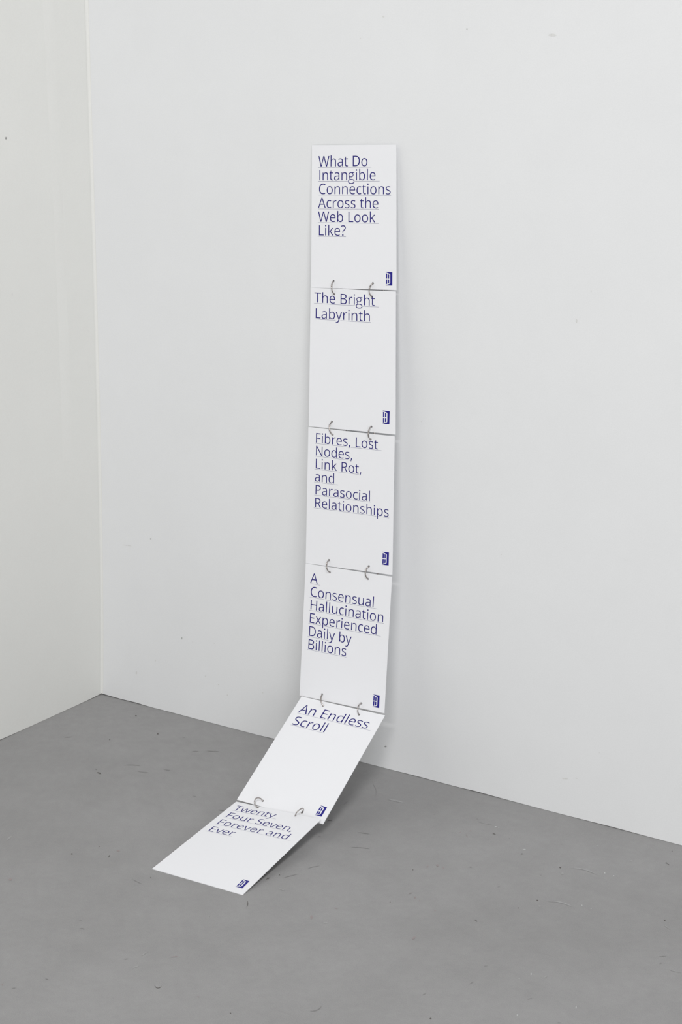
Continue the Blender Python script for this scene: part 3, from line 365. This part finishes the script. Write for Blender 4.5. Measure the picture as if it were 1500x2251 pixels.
GLYPHS = json.loads('''{",":[0.242,[[95,-132,141,-16,151,9,159,34,166,57,173,80,178,99,174,104,90,104,69,-12,43,-132]]],"?":[0.408,[[196,205,196,215,197,235,199,252,203,268,208,283,216,298,227,312,241,328,258,345,279,363,341,421,357,439,370,458,380,478,388,500,393,525,394,553,392,583,386,611,376,636,363,658,345,678,323,695,298,708,270,717,238,722,202,724,164,723,129,718,96,710,65,700,36,688,14,678,40,619,107,647,134,654,164,658,196,660,234,657,265,647,291,632,309,610,320,583,324,551,323,531,320,512,314,496,307,481,296,465,283,450,222,394,202,376,186,358,172,342,162,325,153,308,147,290,143,271,141,250,140,225,140,205],[187,-16,201,-11,213,-3,222,10,228,27,230,48,228,70,222,87,213,99,201,107,187,112,172,113,156,112,142,107,130,99,121,87,115,70,113,48,115,27,121,10,130,-3,142,-11,156,-16,172,-18]]],"A":[0.613,[[80,0,165,225,457,225,543,0,621,0,349,717,277,717,3,0],[274,522,289,570,311,640,328,596,342,552,352,522,435,293,189,293]]],"B":[0.624,[[341,0,385,2,424,8,459,19,491,34,518,53,541,75,559,101,572,130,580,163,582,200,580,235,573,264,562,289,547,310,529,328,507,342,483,353,457,362,422,369,422,385,467,397,499,415,525,439,543,468,555,502,558,541,556,577,548,608,535,635,517,657,493,675,464,689,430,700,390,708,345,712,294,714,97,714,97,0],[173,649,298,649,333,648,364,645,391,640,415,632,435,622,459,600,474,569,479,530,475,493,463,461,443,436,425,424,404,415,378,409,347,405,312,404,173,404],[173,342,317,342,355,340,388,336,416,329,440,318,459,305,482,277,496,245,500,207,496,167,483,133,461,103,443,89,420,78,392,70,361,65,324,64,173,64]]],"C":[0.606,[[419,-9,453,-7,483,-3,510,2,537,10,559,17,559,83,486,65,456,60,426,57,395,56,347,60,305,69,266,86,233,109,205,138,183,173,165,212,152,256,145,304,142,357,145,410,153,459,167,503,186,542,210,577,239,606,273,629,310,645,351,654,396,658,428,656,458,652,487,645,555,620,585,685,557,697,521,709,482,717,441,723,397,724,355,722,316,717,279,707,245,695,214,678,185,658,159,635,137,609,117,581,100,549,86,515,75,479,67,441,63,401,61,358,62,314,67,272,74,233,84,196,97,162,113,130,131,102,153,76,177,54,204,35,234,19,266,6,302,-3,341,-8,382,-10]]],"D":[0.704,[[289,0,356,4,416,15,470,33,518,59,559,91,594,131,621,179,640,233,651,295,655,364,654,409,649,451,640,489,628,525,613,557,595,586,574,613,550,636,524,657,494,674,462,688,428,700,391,708,352,712,310,714,97,714,97,0],[173,649,297,649,347,647,393,638,434,624,470,605,501,580,528,548,548,511,563,467,571,417,574,361,562,255,527,172,467,112,383,76,278,65,173,65]]],"E":[0.53,[[482,0,482,67,173,67,173,341,464,341,464,406,173,406,173,647,482,647,482,714,97,714,97,0]]],"F":[0.493,[[173,0,173,309,463,309,463,376,173,376,173,647,482,647,482,714,97,714,97,0]]],"H":[0.715,[[173,0,173,339,553,339,553,0,629,0,629,714,553,714,553,406,173,406,173,714,97,714,97,0]]],"L":[0.498,[[485,0,485,68,173,68,173,714,97,714,97,0]]],"N":[0.734,[[166,0,166,400,164,509,158,605,173,605,555,0,649,0,649,714,579,714,579,310,580,239,583,168,586,112,571,112,190,714,97,714,97,0]]],"P":[0.579,[[173,0,173,283,262,283,303,285,340,289,373,295,403,304,429,315,452,329,472,344,489,360,503,378,515,397,529,432,538,469,540,507,538,545,530,579,518,609,501,636,479,660,451,679,418,694,378,705,332,712,279,714,97,714,97,0],[173,649,271,649,308,648,340,644,369,637,394,627,415,613,440,585,456,548,461,503,459,471,453,444,442,420,427,399,408,383,385,370,358,360,327,354,291,349,252,348,173,348]]],"R":[0.596,[[173,0,173,301,326,301,499,0,588,0,394,323,425,336,447,347,469,361,488,378,505,397,520,420,531,447,538,478,540,514,538,553,531,587,518,617,501,642,479,664,452,682,420,696,381,706,337,712,287,714,97,714,97,0],[173,648,282,648,316,647,346,643,373,637,396,629,416,617,441,591,456,555,461,510,456,466,442,430,419,401,400,388,377,377,351,370,321,366,287,364,173,364]]],"S":[0.523,[[284,-8,325,-2,361,9,393,24,422,42,446,65,464,91,478,119,486,152,488,188,486,223,479,253,467,279,450,302,429,323,403,341,372,359,337,375,298,391,261,406,231,420,205,434,184,448,166,463,153,480,144,499,139,520,137,545,141,576,154,604,174,627,202,644,237,654,279,658,311,656,341,653,371,646,400,638,427,629,446,621,470,686,448,695,419,705,388,713,354,719,319,723,281,724,255,723,231,721,208,716,186,710,165,702,135,686,109,665,88,641,72,613,63,581,60,546,62,514,67,485,76,460,89,437,105,417,124,399,148,381,175,365,205,350,240,336,280,320,314,306,342,291,365,276,383,261,396,243,405,225,410,203,412,179,407,144,393,114,369,89,350,76,328,67,303,61,275,57,244,55,206,57,169,61,132,69,98,78,68,88,51,95,51,22,71,14,99,6,130,-1,165,-6,202,-9,240,-10]]],"T":[0.53,[[309,0,309,647,531,647,531,714,10,714,10,647,233,647,233,0]]],"W":[0.904,[[280,0,414,469,437,559,454,622,468,583,481,531,497,472,634,0,715,0,901,714,821,714,713,276,692,184,671,96,650,184,626,277,496,714,413,714,289,280,266,188,244,96,224,184,204,275,94,714,14,714,199,0]]],"a":[0.535,[[249,-8,284,-1,312,10,336,27,360,48,385,77,398,77,415,0,466,0,466,365,465,401,459,432,450,459,438,481,422,500,402,515,378,526,350,535,318,540,281,542,248,540,215,536,183,528,153,519,126,508,107,498,129,444,194,470,221,477,248,482,276,483,310,480,339,471,363,455,380,431,391,397,394,355,394,316,297,312,247,309,204,303,166,293,133,281,106,265,84,247,68,226,56,202,48,175,46,145,48,114,53,87,63,64,75,44,92,27,111,14,132,3,155,-4,181,-9,208,-10],[200,51,175,58,153,71,137,90,127,114,123,144,128,178,142,207,165,230,184,241,207,250,236,257,269,261,307,264,393,267,393,211,391,180,386,152,376,128,363,106,346,88,312,66,272,53,228,48]]],"b":[0.589,[[369,-7,403,1,434,15,462,34,487,59,508,89,525,125,537,166,544,213,546,266,544,319,537,366,525,408,509,443,488,473,463,498,435,517,404,531,370,539,332,542,294,539,261,532,232,519,209,503,188,484,169,460,154,460,158,515,159,579,159,761,85,761,85,0,136,0,154,69,169,69,188,47,209,29,232,12,261,0,294,-8,332,-10],[285,53,256,59,230,71,209,87,193,107,181,131,171,159,165,191,161,226,159,265,159,269,161,310,165,346,172,377,181,405,194,428,210,447,231,462,255,473,284,479,318,481,372,473,415,446,445,403,463,343,469,267,468,228,463,192,456,160,446,132,432,107,403,76,365,57,319,50]]],"c":[0.454,[[322,-9,348,-7,370,-3,391,3,410,10,424,17,424,82,372,63,347,58,321,54,292,53,262,56,235,62,211,73,190,89,172,109,158,133,147,160,139,191,134,226,132,264,139,340,158,400,192,443,238,470,297,478,317,477,337,474,359,470,409,454,432,516,420,521,400,528,377,534,352,539,326,542,299,543,272,542,245,538,220,532,196,524,174,514,153,501,134,486,116,468,101,447,87,424,76,398,67,369,60,337,56,302,55,263,56,226,60,192,66,161,75,133,86,107,99,84,114,64,131,46,149,31,170,19,192,8,215,0,240,-6,266,-9,293,-10]]],"d":[0.589,[[307,-8,340,0,368,13,392,30,412,49,432,73,445,73,458,0,516,0,516,761,442,761,442,550,444,509,449,462,432,462,412,486,391,504,367,520,340,533,307,540,269,543,232,540,198,532,167,518,139,498,114,473,93,443,76,407,65,365,57,318,55,265,57,212,64,165,76,124,93,88,113,58,138,34,166,14,197,1,231,-7,268,-10],[236,57,198,76,169,107,156,132,145,160,138,191,134,225,132,263,134,301,138,336,145,367,156,396,169,421,185,443,205,460,228,473,253,480,281,482,316,480,346,473,371,462,393,445,409,425,421,400,431,371,438,339,442,304,443,264,443,248,442,211,437,178,430,148,420,123,407,100,390,82,369,68,344,58,315,52,282,50]]],"e":[0.538,[[341,-9,372,-6,400,-2,426,5,453,14,475,23,475,87,457,79,429,70,402,62,374,57,343,53,310,52,279,54,250,60,224,71,201,85,181,103,164,125,151,151,141,180,135,213,132,256,499,256,499,303,498,331,495,358,490,384,483,408,474,430,454,463,430,491,400,513,380,524,359,532,336,538,311,542,285,543,258,541,233,537,208,531,186,521,164,509,145,495,127,478,111,459,96,437,84,413,74,387,65,359,60,329,56,297,55,262,56,228,60,195,66,165,75,138,87,112,100,89,116,68,134,50,153,34,175,21,198,10,223,1,249,-5,277,-9,306,-10],[139,350,145,376,154,400,166,421,180,440,208,464,243,479,284,483,327,478,362,463,388,437,407,404,417,365,422,313,133,313]]],"h":[0.592,[[159,0,159,276,161,313,165,346,172,376,181,403,194,427,211,447,232,462,258,473,289,479,323,481,368,476,404,459,430,431,445,392,450,343,450,0,523,0,523,349,521,388,516,422,506,451,493,476,476,496,456,512,432,525,403,534,371,540,334,542,301,539,270,533,241,521,214,505,192,485,171,457,154,457,159,541,159,761,85,761,85,0]]],"i":[0.232,[[135,635,146,639,157,647,165,657,169,671,171,687,169,705,165,718,157,728,146,736,135,740,123,741,110,740,98,736,88,728,81,718,76,705,74,687,76,671,81,657,88,647,98,639,110,635,123,633],[159,0,159,533,85,533,85,0]]],"k":[0.508,[[158,0,158,197,227,258,416,0,505,0,277,307,489,533,403,533,234,350,213,325,189,294,169,268,154,268,157,321,158,363,158,761,85,761,85,0]]],"l":[0.232,[[159,0,159,761,85,761,85,0]]],"n":[0.592,[[159,0,159,277,161,314,165,347,172,377,182,404,195,427,211,447,233,462,259,473,289,479,323,481,368,476,404,459,430,431,445,392,450,343,450,0,523,0,523,349,521,388,516,423,506,452,493,477,476,497,456,514,432,526,404,535,372,541,336,543,304,541,272,534,242,522,215,507,192,486,171,458,157,458,144,533,85,533,85,0]]],"o":[0.579,[[337,-7,377,1,412,16,444,36,472,62,495,93,514,129,527,170,535,216,537,267,536,302,532,334,526,364,518,392,507,418,493,441,478,462,462,480,443,497,422,511,400,522,376,531,351,538,325,541,297,543,254,540,215,531,180,517,148,497,120,472,97,441,79,405,66,364,58,318,55,267,56,233,60,200,66,170,75,142,86,116,100,92,115,71,132,52,151,36,171,22,193,10,217,1,241,-5,267,-9,294,-10],[264,53,235,60,210,72,189,88,171,110,157,135,146,163,139,195,134,230,132,267,134,305,138,339,146,371,157,399,171,423,188,444,210,460,235,472,263,479,295,481,327,479,356,472,381,460,403,444,421,423,435,399,446,371,454,339,458,305,460,267,458,230,454,195,446,163,435,135,421,110,403,88,381,72,356,60,328,53,296,50]]],"p":[0.589,[[159,-245,159,-27,157,18,153,69,169,69,188,47,209,29,233,13,261,0,294,-8,332,-10,370,-7,404,1,435,15,463,35,487,60,509,90,525,126,537,168,544,215,546,267,544,320,537,368,525,409,509,445,488,475,463,499,435,518,404,532,370,540,333,543,294,540,260,532,233,519,209,502,189,483,169,458,156,458,144,533,85,533,85,-245],[285,53,256,59,230,71,209,87,193,108,181,133,171,161,165,193,161,228,159,267,159,285,161,322,166,355,173,384,183,410,196,432,213,450,233,464,257,473,285,479,317,481,346,479,373,472,396,460,416,443,432,422,446,397,456,369,463,339,468,305,469,268,467,228,462,191,453,158,441,127,424,101,404,79,380,63,351,54,319,50]]],"r":[0.387,[[159,0,159,285,162,321,169,354,182,384,198,411,218,433,242,451,267,464,294,472,322,475,353,473,374,469,384,538,360,541,328,543,294,539,263,529,235,511,210,489,189,464,168,433,154,433,144,533,85,533,85,0]]],"s":[0.453,[[250,-9,284,-4,314,4,341,15,365,29,385,46,401,66,412,89,418,115,420,144,418,170,412,193,402,213,389,230,371,245,350,260,325,273,296,287,264,300,182,335,163,345,147,356,136,367,128,380,123,394,121,410,125,431,136,450,153,464,176,475,205,481,239,483,266,482,291,479,317,473,382,450,407,509,389,517,362,526,335,533,307,539,277,542,245,543,211,541,180,537,152,530,126,519,104,506,74,479,57,445,51,405,53,378,59,355,70,335,84,318,102,303,125,289,150,275,180,262,213,248,245,235,273,223,295,211,313,200,327,188,337,176,344,164,348,150,349,136,345,111,334,89,316,71,290,58,257,51,215,48,183,50,152,55,121,62,92,72,65,82,52,88,52,22,69,14,93,6,118,-1,146,-6,178,-9,213,-10]]],"t":[0.335,[[291,-6,325,4,325,59,299,53,257,49,232,52,211,61,192,75,177,96,169,122,166,154,166,477,321,477,321,533,166,533,166,658,126,658,92,544,16,509,16,477,92,477,92,152,94,112,101,79,113,53,128,32,146,16,167,4,191,-4,216,-9,242,-10]]],"u":[0.592,[[300,-8,332,-2,362,9,390,24,413,44,434,72,447,72,460,0,519,0,519,533,445,533,445,255,444,218,439,184,432,154,422,127,409,104,392,85,371,70,345,59,315,52,280,50,235,56,200,72,174,101,159,139,154,187,154,533,79,533,79,182,81,143,87,109,96,80,109,55,126,35,146,19,171,6,199,-3,231,-8,267,-10]]],"v":[0.482,[[293,0,491,533,412,533,300,215,283,166,266,113,253,66,239,66,228,113,212,165,195,215,82,533,3,533,201,0]]],"w":[0.76,[[246,1,341,303,364,386,378,454,393,454,408,386,431,304,521,1,614,1,759,534,683,534,610,247,587,156,573,80,558,80,542,156,521,231,430,534,344,534,251,231,237,180,224,127,214,79,199,79,184,159,163,247,90,534,13,534,156,1]]],"x":[0.503,[[107,0,258,223,408,0,491,0,301,272,481,533,399,533,258,321,117,533,33,533,214,272,24,0]]],"y":[0.484,[[106,-243,132,-238,156,-229,177,-217,195,-201,212,-182,227,-160,241,-136,254,-109,266,-80,493,533,413,533,306,227,278,144,258,73,244,73,225,149,198,226,84,533,4,533,218,-9,188,-84,176,-112,160,-136,142,-157,120,-173,93,-182,63,-185,30,-183,11,-180,11,-238,36,-242,77,-245]]],"I":[0.252,[[95,0,157,0,157,714,95,714]]]," ":[0.26,[]],"g":[0.525,[[[430,372,425,410,411,447,387,480,357,507,320,528,278,541,235,545,192,541,150,528,113,507,83,480,59,447,45,410,40,372,45,334,59,297,83,264,113,237,150,216,192,203,235,199,278,203,320,216,357,237,387,264,411,297,425,334],[372,372,369,345,358,320,342,297,320,278,294,263,265,254,235,251,205,254,176,263,150,278,128,297,112,320,101,345,98,372,101,399,112,424,128,447,150,466,176,481,205,490,235,493,265,490,294,481,320,466,342,447,358,424,369,399]],[[504,-80,499,-33,483,1,458,29,423,51,379,67,325,77,252,80,179,77,125,67,81,51,46,29,21,1,5,-33,0,-80,5,-127,21,-161,46,-189,81,-211,125,-227,179,-237,252,-240,325,-237,379,-227,423,-211,458,-189,483,-161,499,-127],[446,-80,442,-111,430,-134,409,-153,382,-169,347,-180,306,-187,252,-190,198,-187,157,-180,122,-169,95,-153,74,-134,62,-111,58,-80,62,-49,74,-26,95,-7,122,9,157,20,198,27,252,30,306,27,347,20,382,9,409,-7,430,-26,442,-49]],[[300,545,495,545,495,503,385,495,330,490]],[[150,245,118,262,85,232,66,195,62,160,72,128,95,104,140,82,175,70,185,100,150,112,128,130,118,160,122,190,150,215,178,222]]]]}''')


class Patch:
    """A slightly warped sheet spanned by four corners; maps millimetres on the card to space."""

    def __init__(self, c):
        self.c = [Vector(p) for p in c]
        tl, tr, br, bl = self.c
        self.o = (tl + tr + br + bl) / 4
        n = (bl - tl).cross(tr - tl).normalized()
        if n.dot(Vector(CL) - self.o) < 0:
            n = -n
        self.n = n

    def p(self, x, y, h=0.0):
        u, v = x / CARD_W, y / CARD_H
        tl, tr, br, bl = self.c
        return (1 - v) * ((1 - u) * tl + u * tr) + v * ((1 - u) * bl + u * br) + self.n * h - self.o


def card_mesh(pt, holes):
    pts, edges = [], []

    def loop(ps):
        s = len(pts)
        pts.extend(ps)
        edges.extend([(s + i, s + (i + 1) % len(ps)) for i in range(len(ps))])
    nx, ny = 12, 16
    rim = [(CARD_W * i / nx, 0) for i in range(nx)] + [(CARD_W, CARD_H * i / ny) for i in range(ny)] + \
          [(CARD_W * (1 - i / nx), CARD_H) for i in range(nx)] + [(0, CARD_H * (1 - i / ny)) for i in range(ny)]
    rim = rim[::-1]
    loop(rim)
    R = 2.5
    hl = []
    for hx, hy in holes:
        hl.append((len(pts), 16))
        loop([(hx + R * math.cos(k * math.tau / 16), hy + R * math.sin(k * math.tau / 16)) for k in range(16)])
    for i in range(1, nx):
        for j in range(1, ny):
            x, y = CARD_W * i / nx, CARD_H * j / ny
            if all(math.hypot(x - a, y - b) > 5 for a, b in holes):
                pts.append((x, y))
    v, e, f, *_ = geometry.delaunay_2d_cdt([Vector(q) for q in pts], edges, [], 0, 1e-5)
    tri = []
    for t in f:
        cx = sum(v[i][0] for i in t) / len(t)
        cy = sum(v[i][1] for i in t) / len(t)
        if all(math.hypot(cx - a, cy - b) > R * 0.97 for a, b in holes) and 0 < cx < CARD_W and 0 < cy < CARD_H:
            tri.append(tuple(t))
    n = len(v)
    vs = [pt.p(q[0], q[1], 0) for q in v] + [pt.p(q[0], q[1], -CARD_T) for q in v]
    fs = tri + [tuple(i + n for i in t[::-1]) for t in tri]
    cnt = {}
    for t in tri:
        for a, b in zip(t, t[1:] + t[:1]):
            cnt[(a, b)] = 1
    for (a, b) in list(cnt):
        if (b, a) not in cnt:
            fs.append((b, a, a + n, b + n))
    me = mesh('card', vs, fs)
    bm = bmesh.new(); bm.from_mesh(me); bmesh.ops.recalc_face_normals(bm, faces=bm.faces); bm.to_mesh(me); bm.free()
    return me


def glyph_tris(g):
    out = []
    shapes = GLYPHS[g][1]
    # 'I' is one flat loop, 'g' a list of overlapping shapes, all others a list of loops
    if g == 'g':
        groups = shapes
    elif g == 'I':
        groups = [[shapes[0]]]
    else:
        ar = lambda l: sum(l[i - 2] * l[i + 1] - l[i] * l[i - 1] for i in range(0, len(l), 2))
        outer = [l for l in shapes if ar(l) > 0]
        groups = [[l] for l in outer]
        for l in shapes:
            if ar(l) <= 0:
                k = [min(o[0::2]) < min(l[0::2]) and max(o[0::2]) > max(l[0::2]) and min(o[1::2]) < min(l[1::2]) and max(o[1::2]) > max(l[1::2]) for o in outer].index(True)
                groups[k].append(l)
    for loops in groups:
        ls = [[Vector((l[i] / 1000, l[i + 1] / 1000, 0)) for i in range(0, len(l), 2)] for l in loops]
        flat = [q for l in ls for q in l]
        out.append((flat, geometry.tessellate_polygon(ls)))
    return out


CACHE = {}
UW = [0.0075, 0.0075, 0.0065, 0.0055, 0.005, 0.005]     # half width of the underlines, in ems
SKIP = {'g': (0.0, 0.52), 'y': (0.02, 0.36), 'p': (0.05, 0.16), ',': (0.0, 0.24), '?': (9, 9)}


def title_mesh(pt, idx):
    ex, ey = EMS[idx]
    vs, fs = [], []
    H = 0.00018
    for (ci, text, x0, y0, x1, y1, tail) in TITLES:
        if ci != idx:
            continue
        adv = sum(GLYPHS[c][0] for c in text)
        w = x1 - x0
        tr = (w - adv * ex) / len(text)
        slope = (y1 - y0) / w
        x = x0
        gaps = []
        for k, c in enumerate(text + tail):
            if c not in CACHE:
                CACHE[c] = glyph_tris(c)
            for flat, tris in CACHE[c]:
                b = len(vs)
                for q in flat:
                    X = x + q.x * ex + tr * 0.5
                    Y = y0 + slope * (X - x0) - (q.y + 0.066) * ey
                    vs.append(pt.p(X, Y, H))
                fs += [tuple(b + i for i in t) for t in tris]
            if c in SKIP and c in 'gyp' and k < len(text):
                gaps.append((x + SKIP[c][0] * ex - 0.4, x + SKIP[c][1] * ex + 0.8))
            if c == ',' and k < len(text):
                gaps.append((x - 0.02 * ex, x + 0.24 * ex))
            x += GLYPHS[c][0] * ex + tr
        end = x1
        a = x0
        segs = []
        for g0, g1 in gaps:
            if g0 > a:
                segs.append((a, g0))
            a = g1
        if a < end:
            segs.append((a, end))
        for s0, s1 in segs:
            m = max(1, int((s1 - s0) / 15))
            b = len(vs)
            for i in range(m + 1):
                X = s0 + (s1 - s0) * i / m
                Y = y0 + slope * (X - x0)
                vs.append(pt.p(X, Y - UW[idx] * ey, H))
                vs.append(pt.p(X, Y + UW[idx] * ey, H))
            fs += [(b + 2 * i, b + 2 * i + 1, b + 2 * i + 3, b + 2 * i + 2) for i in range(m)]
    return mesh('title', vs, fs)


def logo_mesh(pt, q):
    # an open four-paned door standing in a dark doorway
    shapes = [
        [(0, 0), (1, 0), (1, 1), (0, 1), (0.0, 0.985), (0.60, 0.875), (0.655, 0.85), (0.685, 0.81), (0.685, 0.20), (0.655, 0.16), (0.60, 0.135), (0.0, 0.015)],
        [(0.045, 0.09), (0.23, 0.135), (0.23, 0.485), (0.045, 0.485)],
        [(0.335, 0.16), (0.50, 0.195), (0.525, 0.215), (0.525, 0.485), (0.335, 0.485)],
        [(0.045, 0.55), (0.23, 0.55), (0.23, 0.88), (0.045, 0.925)],
        [(0.335, 0.55), (0.525, 0.55), (0.525, 0.81), (0.50, 0.835), (0.335, 0.865)]]
    vs, fs = [], []
    for s in shapes:
        tris = geometry.tessellate_polygon([[Vector((a, b, 0)) for a, b in s]])
        b0 = len(vs)
        for u, v in s:
            x = (1 - v) * ((1 - u) * q[0][0] + u * q[1][0]) + v * ((1 - u) * q[3][0] + u * q[2][0])
            y = (1 - v) * ((1 - u) * q[0][1] + u * q[1][1]) + v * ((1 - u) * q[3][1] + u * q[2][1])
            vs.append(pt.p(x, y, 0.00018))
        fs += [tuple(b0 + i for i in t) for t in tris]
    return mesh('emblem', vs, fs)


LOGOS = [[[185.4, 259.7], [201.5, 259.9], [201.3, 287.8], [185.4, 287.8]], [[180.6, 248.9], [197.2, 249.1], [196.5, 276.8], [180.6, 276.8]], [[186.7, 249.6], [202.3, 249.2], [202.0, 277.3], [186.4, 277.7]], [[182.3, 260.6], [197.6, 260.4], [198.1, 287.9], [182.2, 288.1]], [[184.0, 256.1], [199.6, 256.3], [199.0, 281.3], [183.5, 281.5]], [[183.0, 251.9], [198.2, 252.1], [198.9, 279.0], [183.5, 279.3]]]
LABELS = [
    'white card flat against the wall asking what intangible connections across the web look like',
    'white card titled The Bright Labyrinth hanging under the topmost card',
    'white card titled Fibres, Lost Nodes, Link Rot, and Parasocial Relationships, third from the top',
    'white card reading A Consensual Hallucination Experienced Daily by Billions, lowest of the upright cards',
    'white card titled An Endless Scroll sloping steeply down from wall to floor',
    'white card reading Twenty Four Seven, Forever and Ever lying out on the grey floor']
PATCHES = [Patch(c) for c in CORNERS]
for i, pt in enumerate(PATCHES):
    hs = []
    if i < 5:
        hs += HOLES[i][:2]
    if i > 0:
        hs += HOLES[i - 1][2:]
    o = link('poster_card', card_mesh(pt, hs), M_CARD, loc=pt.o)
    tag(o, LABELS[i], 'card', 'chain of ringed cards from wall to floor')
    link('printed_title', title_mesh(pt, i), M_INK, o)
    link('emblem', logo_mesh(pt, LOGOS[i]), M_LOGO, o)

# ------------------------------------------------------------------ rings
RINGS = [[[0.70735, -0.02742, 1.08917], [0.713, -0.0332, 1.06256], 0.0698, 0.008], [[0.80592, -0.02783, 1.09244], [0.80665, -0.03211, 1.06512], 0.5934, 0.0075], [[0.72277, -0.05589, 0.79246], [0.72898, -0.06195, 0.76549], 0.8727, 0.0065], [[0.82149, -0.05365, 0.79348], [0.82292, -0.0582, 0.76706], -0.0349, 0.012], [[0.73593, -0.08537, 0.49312], [0.74132, -0.09052, 0.46776], 0.2793, 0.0085], [[0.83525, -0.08059, 0.4949], [0.83595, -0.08567, 0.46824], 0.4887, 0.0075], [[0.74342, -0.1226, 0.1968], [0.75539, -0.13593, 0.17714], 0.8727, 0.004], [[0.84223, -0.11797, 0.19561], [0.84676, -0.1335, 0.17573], 0.3491, 0.0075], [[0.76019, -0.3706, 0.04111], [0.76199, -0.39077, 0.03364], 0.6545, 0.015], [[0.85801, -0.36778, 0.03825], [0.85489, -0.38759, 0.03793], -0.4363, 0.016]]
NAMES = ['the topmost card and The Bright Labyrinth card', 'The Bright Labyrinth card and the Fibres card',
         'the Fibres card and the Consensual Hallucination card', 'the Consensual Hallucination card and the Endless Scroll card',
         'the Endless Scroll card and the floor card']


def torus(a0, a1, r, w, seg, e1, e2, e3):
    vs, fs = [], []
    m = 12
    closed = abs(a1 - a0) > 6.28
    cnt = seg if closed else seg + 1
    for i in range(cnt):
        a = a0 + (a1 - a0) * i / seg
        c = math.cos(a) * e1 + math.sin(a) * e2
        for j in range(m):
            b = j * math.tau / m
            vs.append(c * (r + w * math.cos(b)) + e3 * (w * math.sin(b)))
    for i in range(seg):
        for j in range(m):
            p, q = i * m, ((i + 1) % cnt) * m
            fs.append((p + j, p + (j + 1) % m, q + (j + 1) % m, q + j))
    if not closed:
        fs.append(tuple(range(m))[::-1])
        fs.append(tuple(range(seg * m, seg * m + m)))
    return mesh('ring', vs, fs, True)


for k, (A, B, phi, d) in enumerate(RINGS):
    j, s = divmod(k, 2)
    A, B = Vector(A), Vector(B)
    n = PATCHES[j].n + PATCHES[j + 1].n
    t = (B - A)
    ch = t.length
    t.normalize()
    n = (n - n.dot(t) * t).normalized()
    sd = t.cross(n)
    w = math.cos(phi) * n + math.sin(phi) * sd
    r = (d * d + (ch / 2) ** 2) / (2 * d)
    ce = (A + B) / 2 + w * (d - r)
    e3 = w.cross(t)
    wr = 0.00125
    o = link('binder_ring', torus(0, math.tau, r, wr, 56, w, t, e3), M_STEEL, loc=ce)
    tag(o, ('left' if s == 0 else 'right') + ' silver steel ring linking ' + NAMES[j], 'ring', 'steel rings linking the cards')
    # the sleeve where the ring snaps shut
    link('ring_clasp', torus(-0.42, -0.12, r, wr * 1.22, 6, w, t, e3), M_STEEL, o)
    link('ring_hinge', torus(math.pi - 0.16, math.pi + 0.16, r, wr * 1.5, 6, w, t, e3), M_STEEL, o)
